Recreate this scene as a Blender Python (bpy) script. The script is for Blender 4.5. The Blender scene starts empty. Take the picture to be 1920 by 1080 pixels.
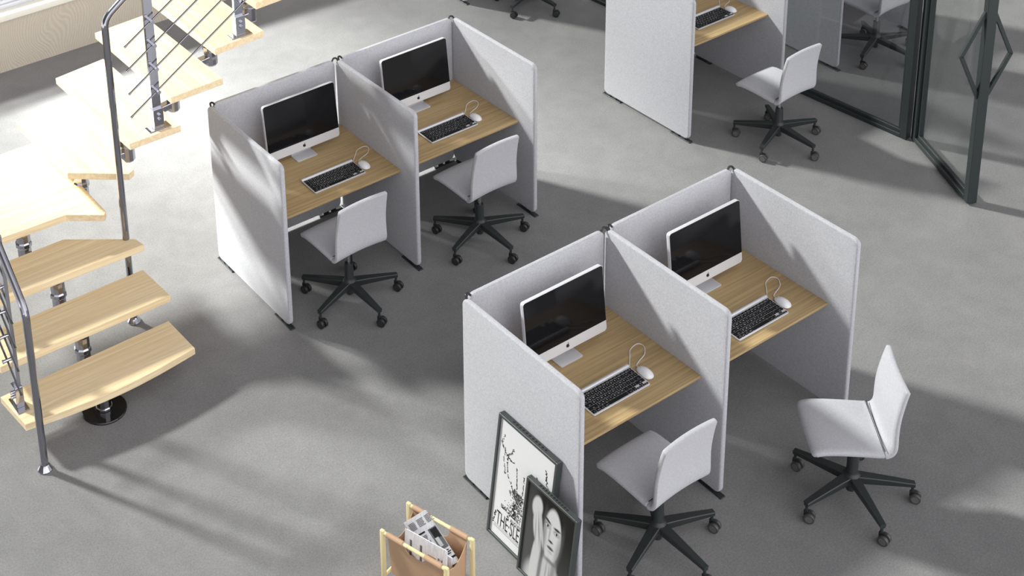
import bpy, bmesh, math, random
from mathutils import Vector, Matrix
random.seed(7)
S = bpy.context.scene
COL = S.collection
PI = math.pi

# ------------------------------------------------------------------ camera
cam_d = bpy.data.cameras.new('camera')
cam = bpy.data.objects.new('camera', cam_d)
COL.objects.link(cam)
FW = Vector((0.50739495, 0.79813376, -0.32485821))
RT = Vector((0.83483827, -0.54871821, -0.04419715))
UP = Vector((0.21353085, 0.24877866, 0.94472946))
m = Matrix((RT, UP, -FW)).transposed().to_4x4()
m.translation = Vector((-4.34348617, -5.61247050, 6.64484581))
cam.matrix_world = m
cam_d.sensor_fit = 'HORIZONTAL'
cam_d.sensor_width = 36.0
cam_d.lens = 2841.2914 * 36.0 / 1920.0
cam_d.shift_x = 362.1562 / 1920.0
cam_d.shift_y = -916.4095 / 1920.0
cam_d.clip_end = 200
S.camera = cam

# ------------------------------------------------------------------ exposure, world, sun, added spots
S.view_settings.view_transform = 'Standard'
S.view_settings.look = 'None'
S.view_settings.gamma = 1.0
S.view_settings.use_curve_mapping = False
S.view_settings.exposure = 0.0

W = bpy.data.worlds.new('world')
S.world = W
W.use_nodes = True
wn, wl = W.node_tree.nodes, W.node_tree.links
wn.clear()
w_out = wn.new('ShaderNodeOutputWorld')
w_bg = wn.new('ShaderNodeBackground')
w_tc = wn.new('ShaderNodeTexCoord')
w_dot = wn.new('ShaderNodeVectorMath'); w_dot.operation = 'DOT_PRODUCT'
w_dot.inputs[1].default_value = Vector((0.12, -0.97, 0.16)).normalized()  # world brightened towards the camera side, added as front fill
w_r = wn.new('ShaderNodeValToRGB')
w_r.color_ramp.elements[0].position = 0.0
w_r.color_ramp.elements[0].color = (0.16, 0.16, 0.165, 1)
w_r.color_ramp.elements[1].position = 1.0
w_r.color_ramp.elements[1].color = (2.2, 2.19, 2.25, 1)
w_map = wn.new('ShaderNodeMapRange')
w_map.inputs['From Min'].default_value = 0.08
w_map.interpolation_type = 'SMOOTHSTEP'
wl.new(w_tc.outputs['Generated'], w_dot.inputs[0])
wl.new(w_dot.outputs['Value'], w_map.inputs['Value'])
wl.new(w_map.outputs[0], w_r.inputs[0])
# the street outside the window, below the horizon, is sunlit
w_sep = wn.new('ShaderNodeSeparateXYZ')
w_low = wn.new('ShaderNodeMapRange')
w_low.inputs['From Min'].default_value = 0.0
w_low.inputs['From Max'].default_value = -0.12
w_mix = wn.new('ShaderNodeMix'); w_mix.data_type = 'RGBA'
w_mix.inputs[7].default_value = (2.6, 2.6, 2.6, 1)
wl.new(w_tc.outputs['Generated'], w_sep.inputs[0])
wl.new(w_sep.outputs['Z'], w_low.inputs['Value'])
wl.new(w_low.outputs[0], w_mix.inputs[0])
wl.new(w_r.outputs[0], w_mix.inputs[6])
wl.new(w_mix.outputs[2], w_bg.inputs[0])
w_bg.inputs[1].default_value = 0.95
wl.new(w_bg.outputs[0], w_out.inputs[0])

SUN_DIR = Vector((0.47, -0.88, -0.66)).normalized()
def lamp(name, kind, loc, direction, energy, **kw):
    d = bpy.data.lights.new(name, kind)
    d.energy = energy
    for k, v in kw.items():
        setattr(d, k, v)
    o = bpy.data.objects.new(name, d)
    COL.objects.link(o)
    o.location = loc
    o.rotation_euler = Vector(direction).to_track_quat('-Z', 'Y').to_euler()
    return o
lamp('sun', 'SUN', (-4, 12, 9), SUN_DIR, 6.1, angle=math.radians(4.5), color=(1.0, 0.985, 0.965))
POOL = Vector((-0.10, 3.35, 0.0))  # added spot along the sun direction, brightens the floor by the stairs
lamp('added_daylight_spot', 'SPOT', POOL - SUN_DIR * 9.0, SUN_DIR, 11000,
     spot_size=math.radians(32), spot_blend=1.0, shadow_soft_size=0.35, color=(1.0, 0.985, 0.965))
POOL2 = Vector((1.1, 4.9, 0.0))  # second added spot, stretches the bright pool along the window wall
lamp('added_daylight_spot', 'SPOT', POOL2 - SUN_DIR * 9.0, SUN_DIR, 18000,
     spot_size=math.radians(25), spot_blend=1.0, shadow_soft_size=0.35, color=(1.0, 0.985, 0.965))

# ------------------------------------------------------------------ materials
MATS = {}
def newmat(name):
    mt = bpy.data.materials.new(name)
    mt.use_nodes = True
    nt = mt.node_tree
    return mt, nt.nodes, nt.links, nt.nodes['Principled BSDF']
def simple(name, col, rough=0.5, metal=0.0, spec=0.5, coat=0.0, bump=0.0, bscale=200.0):
    mt, n, l, b = newmat(name)
    b.inputs['Base Color'].default_value = (*col, 1)
    b.inputs['Roughness'].default_value = rough
    b.inputs['Metallic'].default_value = metal
    b.inputs['Specular IOR Level'].default_value = spec
    b.inputs['Coat Weight'].default_value = coat
    tc = n.new('ShaderNodeTexCoord')
    ns = n.new('ShaderNodeTexNoise')
    ns.inputs['Scale'].default_value = bscale
    l.new(tc.outputs['Object'], ns.inputs['Vector'])
    mr = n.new('ShaderNodeMapRange')
    mr.inputs['To Min'].default_value = max(0.0, rough - 0.04)
    mr.inputs['To Max'].default_value = min(1.0, rough + 0.04)
    l.new(ns.outputs[0], mr.inputs['Value'])
    l.new(mr.outputs[0], b.inputs['Roughness'])
    if bump:
        bp = n.new('ShaderNodeBump')
        bp.inputs['Strength'].default_value = bump
        bp.inputs['Distance'].default_value = 0.002
        l.new(ns.outputs[0], bp.inputs['Height'])
        l.new(bp.outputs[0], b.inputs['Normal'])
    MATS[name] = mt
    return mt
def ramp_node(n, stops):
    r = n.new('ShaderNodeValToRGB')
    e = r.color_ramp.elements
    while len(e) < len(stops):
        e.new(0.5)
    for i, (p, c) in enumerate(stops):
        e[i].position = p
        e[i].color = (*c, 1)
    return r
def mat_floor():
    mt, n, l, b = newmat('polished_concrete')
    tc = n.new('ShaderNodeTexCoord')
    def noise(scale, det, rough=0.6, dist=0.0):
        t = n.new('ShaderNodeTexNoise')
        t.inputs['Scale'].default_value = scale
        t.inputs['Detail'].default_value = det
        t.inputs['Roughness'].default_value = rough
        t.inputs['Distortion'].default_value = dist
        l.new(tc.outputs['Object'], t.inputs['Vector'])
        return t
    n1, n2, n3 = noise(0.55, 6, 0.62, 0.4), noise(5.0, 8, 0.7, 0.3), noise(95.0, 3, 0.7)
    r1 = ramp_node(n, [(0.30, (0.204, 0.202, 0.203)), (0.70, (0.252, 0.249, 0.248))])
    l.new(n1.outputs[0], r1.inputs[0])
    r2 = ramp_node(n, [(0.30, (0.91, 0.91, 0.91)), (0.72, (1.08, 1.075, 1.07))])
    l.new(n2.outputs[0], r2.inputs[0])
    r3 = ramp_node(n, [(0.30, (0.80, 0.80, 0.80)), (0.70, (1.18, 1.18, 1.18))])
    l.new(n3.outputs[0], r3.inputs[0])
    m1 = n.new('ShaderNodeMix'); m1.data_type = 'RGBA'; m1.blend_type = 'MULTIPLY'; m1.inputs[0].default_value = 1
    l.new(r1.outputs[0], m1.inputs[6]); l.new(r2.outputs[0], m1.inputs[7])
    m2 = n.new('ShaderNodeMix'); m2.data_type = 'RGBA'; m2.blend_type = 'MULTIPLY'; m2.inputs[0].default_value = 1
    l.new(m1.outputs[2], m2.inputs[6]); l.new(r3.outputs[0], m2.inputs[7])
    l.new(m2.outputs[2], b.inputs['Base Color'])
    mr = n.new('ShaderNodeMapRange')
    mr.inputs['To Min'].default_value = 0.34; mr.inputs['To Max'].default_value = 0.60
    l.new(n2.outputs[0], mr.inputs['Value'])
    l.new(mr.outputs[0], b.inputs['Roughness'])
    b.inputs['Specular IOR Level'].default_value = 0.24
    bp = n.new('ShaderNodeBump'); bp.inputs['Strength'].default_value = 0.12; bp.inputs['Distance'].default_value = 0.003
    l.new(n2.outputs[0], bp.inputs['Height']); l.new(bp.outputs[0], b.inputs['Normal'])
    MATS['floor'] = mt
mat_floor()
def mat_felt(name, dark, light, scale=230.0):
    mt, n, l, b = newmat(name)
    tc = n.new('ShaderNodeTexCoord')
    t = n.new('ShaderNodeTexNoise'); t.inputs['Scale'].default_value = scale
    t.inputs['Detail'].default_value = 3; t.inputs['Roughness'].default_value = 0.75
    t2 = n.new('ShaderNodeTexNoise'); t2.inputs['Scale'].default_value = scale * 0.3
    t2.inputs['Detail'].default_value = 2
    l.new(tc.outputs['Object'], t.inputs['Vector']); l.new(tc.outputs['Object'], t2.inputs['Vector'])
    ad = n.new('ShaderNodeMath'); ad.operation = 'MULTIPLY_ADD'
    ad.inputs[1].default_value = 0.35; 
    l.new(t2.outputs[0], ad.inputs[0]); l.new(t.outputs[0], ad.inputs[2])
    r = ramp_node(n, [(0.42, dark), (0.95, light)])
    l.new(ad.outputs[0], r.inputs[0]); l.new(r.outputs[0], b.inputs['Base Color'])
    b.inputs['Roughness'].default_value = 0.95
    b.inputs['Specular IOR Level'].default_value = 0.15
    b.inputs['Sheen Weight'].default_value = 0.15
    bp = n.new('ShaderNodeBump'); bp.inputs['Strength'].default_value = 0.25; bp.inputs['Distance'].default_value = 0.002
    l.new(t.outputs[0], bp.inputs['Height']); l.new(bp.outputs[0], b.inputs['Normal'])
    MATS[name] = mt
mat_felt('felt', (0.33, 0.33, 0.35), (0.61, 0.61, 0.645), 330.0)
mat_felt('chair_fabric', (0.40, 0.40, 0.425), (0.60, 0.60, 0.635), 300.0)
def mat_wood(name, dark, light, axis, rough=0.45, fine=60.0, lng=1.2):
    mt, n, l, b = newmat(name)
    tc = n.new('ShaderNodeTexCoord')
    mp = n.new('ShaderNodeMapping')
    sc = [fine, fine, fine]; sc[axis] = lng
    mp.inputs['Scale'].default_value = sc
    l.new(tc.outputs['Object'], mp.inputs['Vector'])
    t = n.new('ShaderNodeTexNoise'); t.inputs['Scale'].default_value = 1.0
    t.inputs['Detail'].default_value = 5; t.inputs['Roughness'].default_value = 0.65
    t.inputs['Distortion'].default_value = 0.6
    l.new(mp.outputs[0], t.inputs['Vector'])
    r = ramp_node(n, [(0.28, dark), (0.50, tuple((a + c) / 2 for a, c in zip(dark, light))), (0.68, light)])
    l.new(t.outputs[0], r.inputs[0]); l.new(r.outputs[0], b.inputs['Base Color'])
    b.inputs['Roughness'].default_value = rough
    b.inputs['Specular IOR Level'].default_value = 0.35
    bp = n.new('ShaderNodeBump'); bp.inputs['Strength'].default_value = 0.06; bp.inputs['Distance'].default_value = 0.002
    l.new(t.outputs[0], bp.inputs['Height']); l.new(bp.outputs[0], b.inputs['Normal'])
    MATS[name] = mt
mat_wood('oak', (0.33, 0.22, 0.105), (0.56, 0.41, 0.21), 0)
mat_wood('ash_x', (0.74, 0.55, 0.31), (0.93, 0.78, 0.53), 0, 0.40, 45.0)
mat_wood('ash_y', (0.74, 0.55, 0.31), (0.93, 0.78, 0.53), 1, 0.40, 45.0)
mat_wood('pine', (0.70, 0.58, 0.30), (0.86, 0.77, 0.48), 2, 0.45, 60.0)
simple('chrome', (0.50, 0.50, 0.55), 0.09, 1.0)
simple('rod_steel', (0.26, 0.26, 0.28), 0.10, 1.0)
simple('tube_chrome', (0.33, 0.33, 0.365), 0.10, 1.0)
simple('dark_chrome', (0.30, 0.30, 0.32), 0.08, 1.0)
simple('black_mirror', (0.012, 0.012, 0.013), 0.06, 0.0, 0.6)
simple('steel', (0.55, 0.55, 0.54), 0.25, 1.0)
simple('black_metal', (0.026, 0.031, 0.031), 0.42, 0.0, 0.5)
simple('black_plastic', (0.018, 0.019, 0.020), 0.40)
simple('hub_grey', (0.17, 0.165, 0.16), 0.40, 0.35)
simple('caster_grey', (0.075, 0.073, 0.070), 0.38, 0.2)
simple('frame_metal', (0.052, 0.060, 0.059), 0.38, 0.1)
simple('door_metal', (0.028, 0.036, 0.036), 0.42, 0.0, 0.4)
simple('aluminium', (0.80, 0.80, 0.82), 0.32, 0.25)
simple('kb_aluminium', (0.66, 0.66, 0.68), 0.35, 0.3)
simple('window_alu', (0.68, 0.69, 0.74), 0.30, 0.2)
simple('screen_glass', (0.006, 0.006, 0.007), 0.07, 0.0, 0.35)
simple('key_black', (0.008, 0.008, 0.009), 0.55, 0.0, 0.25)
simple('glyph_white', (0.80, 0.80, 0.80), 0.6)
simple('white_plastic', (0.82, 0.82, 0.84), 0.22, 0.0, 0.5, 0.3)
simple('cable_white', (0.80, 0.78, 0.75), 0.5)
simple('ink', (0.010, 0.010, 0.011), 0.6)
simple('ink_grey', (0.16, 0.16, 0.17), 0.6)
simple('paper', (0.66, 0.66, 0.67), 0.5, 0.0, 0.2)
simple('cream_paint', (0.84, 0.80, 0.70), 0.5)
simple('leather', (0.52, 0.335, 0.21), 0.55, 0.0, 0.35, 0.0, 0.2, 160.0)
simple('leather_dark', (0.19, 0.105, 0.055), 0.6, 0.0, 0.3, 0.0, 0.2, 160.0)
simple('hole_black', (0.004, 0.004, 0.004), 0.8)
def mat_newsprint():
    mt, n, l, b = newmat('newsprint')
    tc = n.new('ShaderNodeTexCoord')
    mp = n.new('ShaderNodeMapping'); mp.inputs['Scale'].default_value = (14, 330, 14)
    l.new(tc.outputs['Object'], mp.inputs['Vector'])
    t = n.new('ShaderNodeTexNoise'); t.inputs['Scale'].default_value = 1.0; t.inputs['Detail'].default_value = 4
    t.inputs['Roughness'].default_value = 0.8
    l.new(mp.outputs[0], t.inputs['Vector'])
    r = ramp_node(n, [(0.34, (0.52, 0.52, 0.55)), (0.54, (0.86, 0.86, 0.90))])
    l.new(t.outputs[0], r.inputs[0]); l.new(r.outputs[0], b.inputs['Base Color'])
    b.inputs['Roughness'].default_value = 0.8
    MATS['newsprint'] = mt
mat_newsprint()
def mat_plaster():
    mt, n, l, b = newmat('combed_plaster')
    tc = n.new('ShaderNodeTexCoord')
    wv = n.new('ShaderNodeTexWave'); wv.wave_type = 'BANDS'; wv.bands_direction = 'X'
    wv.inputs['Scale'].default_value = 12.0; wv.inputs['Distortion'].default_value = 2.5
    wv.inputs['Detail'].default_value = 3.0; wv.inputs['Detail Scale'].default_value = 1.5
    wv.inputs['Detail Roughness'].default_value = 0.6
    wp = n.new('ShaderNodeTexNoise'); wp.inputs['Scale'].default_value = 1.9; wp.inputs['Detail'].default_value = 1.5
    l.new(tc.outputs['Object'], wp.inputs['Vector'])
    sb = n.new('ShaderNodeVectorMath'); sb.operation = 'MULTIPLY_ADD'
    sb.inputs[1].default_value = (0.5, 0.0, 0.2)
    l.new(wp.outputs['Color'], sb.inputs[0]); l.new(tc.outputs['Object'], sb.inputs[2])
    l.new(sb.outputs[0], wv.inputs['Vector'])
    ns = n.new('ShaderNodeTexNoise'); ns.inputs['Scale'].default_value = 60.0
    l.new(tc.outputs['Object'], ns.inputs['Vector'])
    r = ramp_node(n, [(0.0, (0.50, 0.435, 0.345)), (1.0, (0.62, 0.555, 0.46))])
    mx = n.new('ShaderNodeMath'); mx.operation = 'MULTIPLY_ADD'; mx.inputs[1].default_value = 0.5
    l.new(wv.outputs['Fac'], mx.inputs[0]); 
    h = n.new('ShaderNodeMath'); h.operation = 'MULTIPLY'; h.inputs[1].default_value = 0.5
    l.new(ns.outputs[0], h.inputs[0]); l.new(h.outputs[0], mx.inputs[2])
    l.new(mx.outputs[0], r.inputs[0]); l.new(r.outputs[0], b.inputs['Base Color'])
    b.inputs['Roughness'].default_value = 0.8
    bp = n.new('ShaderNodeBump'); bp.inputs['Strength'].default_value = 0.5; bp.inputs['Distance'].default_value = 0.006
    l.new(mx.outputs[0], bp.inputs['Height']); l.new(bp.outputs[0], b.inputs['Normal'])
    MATS['plaster'] = mt
mat_plaster()
def mat_glass(name, tint, refl):
    mt = bpy.data.materials.new(name); mt.use_nodes = True
    n, l = mt.node_tree.nodes, mt.node_tree.links
    n.clear()
    o = n.new('ShaderNodeOutputMaterial'); mx = n.new('ShaderNodeMixShader')
    tr = n.new('ShaderNodeBsdfTransparent'); tr.inputs[0].default_value = (*tint, 1)
    gl = n.new('ShaderNodeBsdfGlossy'); gl.inputs['Roughness'].default_value = 0.02
    gl.inputs[0].default_value = (refl, refl, refl, 1)
    lw = n.new('ShaderNodeLayerWeight'); lw.inputs['Blend'].default_value = 0.5
    pw_ = n.new('ShaderNodeMath'); pw_.operation = 'POWER'; pw_.inputs[1].default_value = 5.0
    fr = n.new('ShaderNodeMath'); fr.operation = 'MULTIPLY_ADD'
    fr.inputs[1].default_value = 0.95; fr.inputs[2].default_value = 0.045
    l.new(lw.outputs['Facing'], pw_.inputs[0]); l.new(pw_.outputs[0], fr.inputs[0])
    l.new(fr.outputs[0], mx.inputs[0]); l.new(tr.outputs[0], mx.inputs[1]); l.new(gl.outputs[0], mx.inputs[2])
    l.new(mx.outputs[0], o.inputs[0])
    MATS[name] = mt
mat_glass('pane_glass', (0.93, 0.945, 0.935), 0.85)
mat_glass('shade_tint_glass', (0.79, 0.80, 0.80), 0.85)  # darker tint puts the shade beyond the partition into the glass

# ------------------------------------------------------------------ mesh helpers
def to_obj(name, bm, mat, parent=None, loc=(0, 0, 0), rotz=0.0, smooth=True, angle=35):
    me = bpy.data.meshes.new(name)
    bmesh.ops.recalc_face_normals(bm, faces=bm.faces[:])
    bm.to_mesh(me); bm.free()
    mats = mat if isinstance(mat, (list, tuple)) else [mat]
    for k in mats:
        me.materials.append(MATS[k])
    if smooth:
        for p in me.polygons:
            p.use_smooth = True
        me.set_sharp_from_angle(angle=math.radians(angle))
    o = bpy.data.objects.new(name, me)
    COL.objects.link(o)
    o.location = loc
    o.rotation_euler = (0, 0, rotz)
    if parent is not None:
        o.parent = parent
    return o
def thing(name, label, cat, loc=(0, 0, 0), rotz=0.0, group=None):
    o = bpy.data.objects.new(name, None)
    o.empty_display_size = 0.1
    COL.objects.link(o)
    o.location = loc
    o.rotation_euler = (0, 0, rotz)
    o['label'] = label
    o['category'] = cat
    if group:
        o['group'] = group
    return o
def structure(o):
    o['kind'] = 'structure'
    return o
def put(bm, src, mtx, mi=0):
    if mi:
        for f in src.faces:
            f.material_index = mi
    src.transform(mtx)
    me = bpy.data.meshes.new('t'); src.to_mesh(me); src.free()
    bm.from_mesh(me); bpy.data.meshes.remove(me)
def T(x, y, z): return Matrix.Translation((x, y, z))
def R(a, ax): return Matrix.Rotation(a, 4, ax)
I4 = Matrix.Identity(4)
def box(bm, c, s, bev=0.0, seg=2, mtx=I4, mi=0):
    b = bmesh.new()
    bmesh.ops.create_cube(b, size=1.0)
    bmesh.ops.scale(b, vec=s, verts=b.verts[:])
    if bev > 0:
        bmesh.ops.bevel(b, geom=b.edges[:], offset=bev, segments=seg, profile=0.5, affect='EDGES')
    put(bm, b, mtx @ T(*c), mi)
def prism(bm, pts, z0, z1, bev=0.0, seg=2, mtx=I4, mi=0):
    """pts: outline in xy, extruded z0..z1"""
    b = bmesh.new()
    vs = [b.verts.new((x, y, z0)) for x, y in pts]
    f = b.faces.new(vs)
    r = bmesh.ops.extrude_face_region(b, geom=[f])
    bmesh.ops.translate(b, vec=(0, 0, z1 - z0), verts=[v for v in r['geom'] if isinstance(v, bmesh.types.BMVert)])
    bmesh.ops.recalc_face_normals(b, faces=b.faces[:])
    if bev > 0:
        es = [e for e in b.edges if len(e.link_faces) == 2 and any(len(q.verts) > 4 or len(pts) == 4 for q in e.link_faces)]
        if len(pts) > 4:
            es = [e for e in b.edges if abs(e.verts[0].co.z - e.verts[1].co.z) < 1e-6]
        bmesh.ops.bevel(b, geom=es, offset=bev, segments=seg, profile=0.5, affect='EDGES')
    put(bm, b, mtx, mi)
def rrect(w, h, r, n=8, cx=0.0, cy=0.0):
    out = []
    for (sx, sy, a0) in ((1, 1, 0), (-1, 1, PI / 2), (-1, -1, PI), (1, -1, 1.5 * PI)):
        for i in range(n + 1):
            a = a0 + PI / 2 * i / n
            out.append((cx + sx * (w / 2 - r) + r * math.cos(a), cy + sy * (h / 2 - r) + r * math.sin(a)))
    return out
def cyl(bm, p0, p1, r0, r1=None, n=20, mi=0, cap=True):
    p0, p1 = Vector(p0), Vector(p1)
    if r1 is None: r1 = r0
    d = p1 - p0
    b = bmesh.new()
    bmesh.ops.create_cone(b, cap_ends=cap, segments=n, radius1=r0, radius2=r1, depth=d.length)
    q = d.to_track_quat('Z', 'Y').to_matrix().to_4x4()
    put(bm, b, Matrix.Translation((p0 + p1) / 2) @ q, mi)
def lathe(bm, prof, n=24, mtx=I4, mi=0):
    b = bmesh.new()
    rings = []
    for (r, z) in prof:
        if r < 1e-6:
            rings.append([b.verts.new((0, 0, z))])
        else:
            rings.append([b.verts.new((r * math.cos(2 * PI * i / n), r * math.sin(2 * PI * i / n), z)) for i in range(n)])
    for a, c in zip(rings, rings[1:]):
        for i in range(n):
            j = (i + 1) % n
            if len(a) == 1 and len(c) == 1: continue
            if len(a) == 1: b.faces.new((a[0], c[i], c[j]))
            elif len(c) == 1: b.faces.new((a[i], a[j], c[0]))
            else: b.faces.new((a[i], a[j], c[j], c[i]))
    put(bm, b, mtx, mi)
def tube(bm, pts, r, n=12, mi=0):
    pts = [Vector(p) for p in pts]
    b = bmesh.new()
    prev = None
    t0 = (pts[1] - pts[0]).normalized()
    nrm = t0.orthogonal().normalized()
    for i, p in enumerate(pts):
        if i == 0: t = t0
        elif i == len(pts) - 1: t = (pts[-1] - pts[-2]).normalized()
        else: t = ((pts[i + 1] - p).normalized() + (p - pts[i - 1]).normalized()).normalized()
        nrm = (nrm - t * nrm.dot(t)).normalized()
        bn = t.cross(nrm)
        ring = [b.verts.new(p + nrm * r * math.cos(2 * PI * k / n) + bn * r * math.sin(2 * PI * k / n)) for k in range(n)]
        if prev:
            for k in range(n):
                b.faces.new((prev[k], prev[(k + 1) % n], ring[(k + 1) % n], ring[k]))
        else:
            b.faces.new(ring[::-1])
        prev = ring
    b.faces.new(prev)
    put(bm, b, I4, mi)
def smooth_path(pts, sub=8):
    pts = [Vector(p) for p in pts]
    out = []
    for i in range(len(pts) - 1):
        p0 = pts[max(i - 1, 0)]; p1 = pts[i]; p2 = pts[i + 1]; p3 = pts[min(i + 2, len(pts) - 1)]
        for k in range(sub):
            t = k / sub
            out.append(0.5 * ((2 * p1) + (p2 - p0) * t + (2 * p0 - 5 * p1 + 4 * p2 - p3) * t * t + (3 * p1 - p0 - 3 * p2 + p3) * t ** 3))
    out.append(pts[-1])
    return out
def bend(pts, rad, n=6):
    """polyline with rounded corners"""
    pts = [Vector(p) for p in pts]
    out = [pts[0]]
    for i in range(1, len(pts) - 1):
        a = (pts[i - 1] - pts[i]).normalized(); c = (pts[i + 1] - pts[i]).normalized()
        p0, p1 = pts[i] + a * rad, pts[i] + c * rad
        for k in range(n + 1):
            t = k / n
            out.append(p0 * (1 - t) ** 2 + pts[i] * 2 * t * (1 - t) + p1 * t * t)
    out.append(pts[-1])
    return out
TXT = {}
def text_bm(s, size, extrude=0.0, align='CENTER'):
    key = (s, size, extrude, align)
    if key not in TXT:
        cu = bpy.data.curves.new('t', 'FONT')
        cu.body = s; cu.size = size; cu.extrude = extrude; cu.resolution_u = 3
        cu.align_x = align; cu.align_y = 'CENTER'
        ob = bpy.data.objects.new('t', cu); COL.objects.link(ob)
        dg = bpy.context.evaluated_depsgraph_get()
        TXT[key] = bpy.data.meshes.new_from_object(ob.evaluated_get(dg))
        bpy.data.objects.remove(ob); bpy.data.curves.remove(cu)
    b = bmesh.new(); b.from_mesh(TXT[key])
    for f in b.faces: f.material_index = 0
    return b
def poly(bm, pts3, mi=0):
    vs = [bm.verts.new(p) for p in pts3]
    f = bm.faces.new(vs); f.material_index = mi
    return f
def dup(root, loc, rotz, label, group=None):
    r = root.copy(); COL.objects.link(r); r.location = loc; r.rotation_euler = (0, 0, rotz)
    r['label'] = label
    if group: r['group'] = group
    for ch in list(root.children):
        c = ch.copy(); COL.objects.link(c); c.parent = r
        for g in list(ch.children):
            d = g.copy(); COL.objects.link(d); d.parent = c
    return r

# ------------------------------------------------------------------ the room
bm = bmesh.new()
box(bm, (2.0, 0.2, -0.05), (22.0, 12.6, 0.1))
structure(to_obj('floor', bm, 'floor'))
WY = 6.25
bm = bmesh.new()
box(bm, (2.5, WY + 0.11, 0.24), (17.0, 0.22, 0.52))
structure(to_obj('wall_back', bm, 'plaster'))
bm = bmesh.new()
box(bm, (2.5, WY + 0.095, 0.532), (17.0, 0.25, 0.06), 0.006)
structure(to_obj('trim_1', bm, 'cream_paint'))
bm = bmesh.new()
for (z, h, d, dy) in ((0.583, 0.042, 0.075, 0.13), (0.622, 0.036, 0.060, 0.14), (0.650, 0.020, 0.040, 0.15), (7.4, 0.08, 0.08, 0.14)):
    box(bm, (2.5, WY + dy, z), (17.0, d, h), 0.004)
for x in (-5.96, 10.96):
    box(bm, (x, WY + 0.14, 4.0), (0.08, 0.08, 6.8), 0.004)
win = structure(to_obj('window_1', bm, 'window_alu'))
bm = bmesh.new()
box(bm, (2.5, WY + 0.15, 4.01), (16.9, 0.008, 6.70))
pane = to_obj('pane', bm, 'pane_glass', win)

# ------------------------------------------------------------------ workstations
H, ZB, TH, DEP, BAYW = 1.2588, 0.0218, 0.0346, 0.9635, 1.0714
V0 = 0.0166
DESK_V, DESK_T, DESK_Z = 0.8074, 0.025, 0.73
GAP = 0.012
def foot_bm(x0, x1, th):
    """flat floor plate with two short posts under a screen, along x"""
    b = bmesh.new()
    box(b, ((x0 + x1) / 2, 0, 0.004), (x1 - x0, th + 0.004, 0.008), 0.0015, 1)
    for f in (0.30, 0.62):
        x = x0 + (x1 - x0) * f
        box(b, (x, 0, 0.0155), (0.045, th * 0.7, 0.0150), 0.001, 1)
    return b
def make_screen(label, cat, length, loc, rotz, conn=(), group=None, ext=0.014):
    """upright felt screen; local x runs along its length from 0, y across, z up"""
    t = thing('felt_screen', label, cat, loc, rotz, group or 'felt screens of the workstations')
    b = bmesh.new()
    hh = H - ZB
    prism(b, rrect(length, hh, 0.042, 8, length / 2, ZB + hh / 2), -TH / 2, TH / 2, 0.011, 3, R(PI / 2, 'X'))
    to_obj('felt_panel', b, 'felt', t, angle=50)
    to_obj('foot', foot_bm(-ext, 0.196, TH), 'black_metal', t)
    to_obj('foot', foot_bm(length - 0.196, length + ext, TH), 'black_metal', t)
    for path in conn:
        b = bmesh.new()
        tube(b, smooth_path(path, 6), 0.0070, 10)
        to_obj('connector', b, 'black_plastic', t)
    return t
def side_screen(label, ox, oy, k, conn):
    u = ox + k * BAYW + TH / 2
    # local x -> world -y
    return make_screen(label, 'screen', DEP, (u, oy - V0, 0), -PI / 2, conn)
def back_screen(label, ox, oy, k, last=False):
    L = BAYW - TH - GAP - (0.002 if last else GAP)
    return make_screen(label, 'screen', L, (ox + k * BAYW + TH + GAP, oy - TH / 2, 0), 0, ext=0.008)
# connector hooks in the side screen's local frame: x forward (world -y), y = world +x, z up
def hook(side):
    s = side
    return [(0.024, s * 0.004, H - 0.016), (0.014, s * 0.006, H + 0.000), (0.001, s * 0.012, H + 0.007),
            (-0.003, s * 0.030, H + 0.005), (0.001, s * 0.046, H - 0.014)]
def desk(label, ox, oy, k, group=None):
    t = thing('desk', label, 'desk', (ox + k * BAYW + TH, oy, 0), 0, 'oak desktops of the workstations')
    w = BAYW - TH
    b = bmesh.new()
    y0, y1 = -(TH + 0.002), -DESK_V
    # front edge chamfered underneath
    prof = [(y0, DESK_Z - DESK_T), (y1 + 0.012, DESK_Z - DESK_T), (y1, DESK_Z - DESK_T * 0.55), (y1, DESK_Z - 0.002),
            (y1 + 0.002, DESK_Z), (y0, DESK_Z)]
    vs0 = [b.verts.new((0.001, y, z)) for y, z in prof]; vs1 = [b.verts.new((w - 0.001, y, z)) for y, z in prof]
    b.faces.new(vs0[::-1]); b.faces.new(vs1)
    n = len(prof)
    for i in range(n):
        j = (i + 1) % n
        b.faces.new((vs0[i], vs0[j], vs1[j], vs1[i]))
    to_obj('desktop', b, 'oak', t)
    for x in (0.022, w - 0.022):
        b = bmesh.new()
        box(b, (x, -0.42, DESK_Z - DESK_T - 0.002), (0.040, 0.50, 0.004))
        box(b, (0.003 if x < 0.5 else w - 0.003, -0.42, DESK_Z - DESK_T - 0.022), (0.004, 0.50, 0.040))
        to_obj('bracket', b, 'black_metal', t)
    return t
def cluster(ox, oy, bays, names, n_side=None, desks=True):
    for k in range(bays + 1):
        conn = []
        if k < bays: conn.append(hook(1))
        if k > 0: conn.append(hook(-1))
        side_screen(names['side'][k], ox, oy, k, conn)
    for k in range(bays):
        back_screen(names['back'][k], ox, oy, k, k == bays - 1)
        if desks: desk(names['desk'][k], ox, oy, k)
AX, AY = 0.0, 0.0
BX, BY = -0.1147, 2.6897
CX, CY = 3.6619, 2.7154
DX, DY = 5.4935, 2.7500
EX, EY = 3.7850, 5.7000
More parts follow.
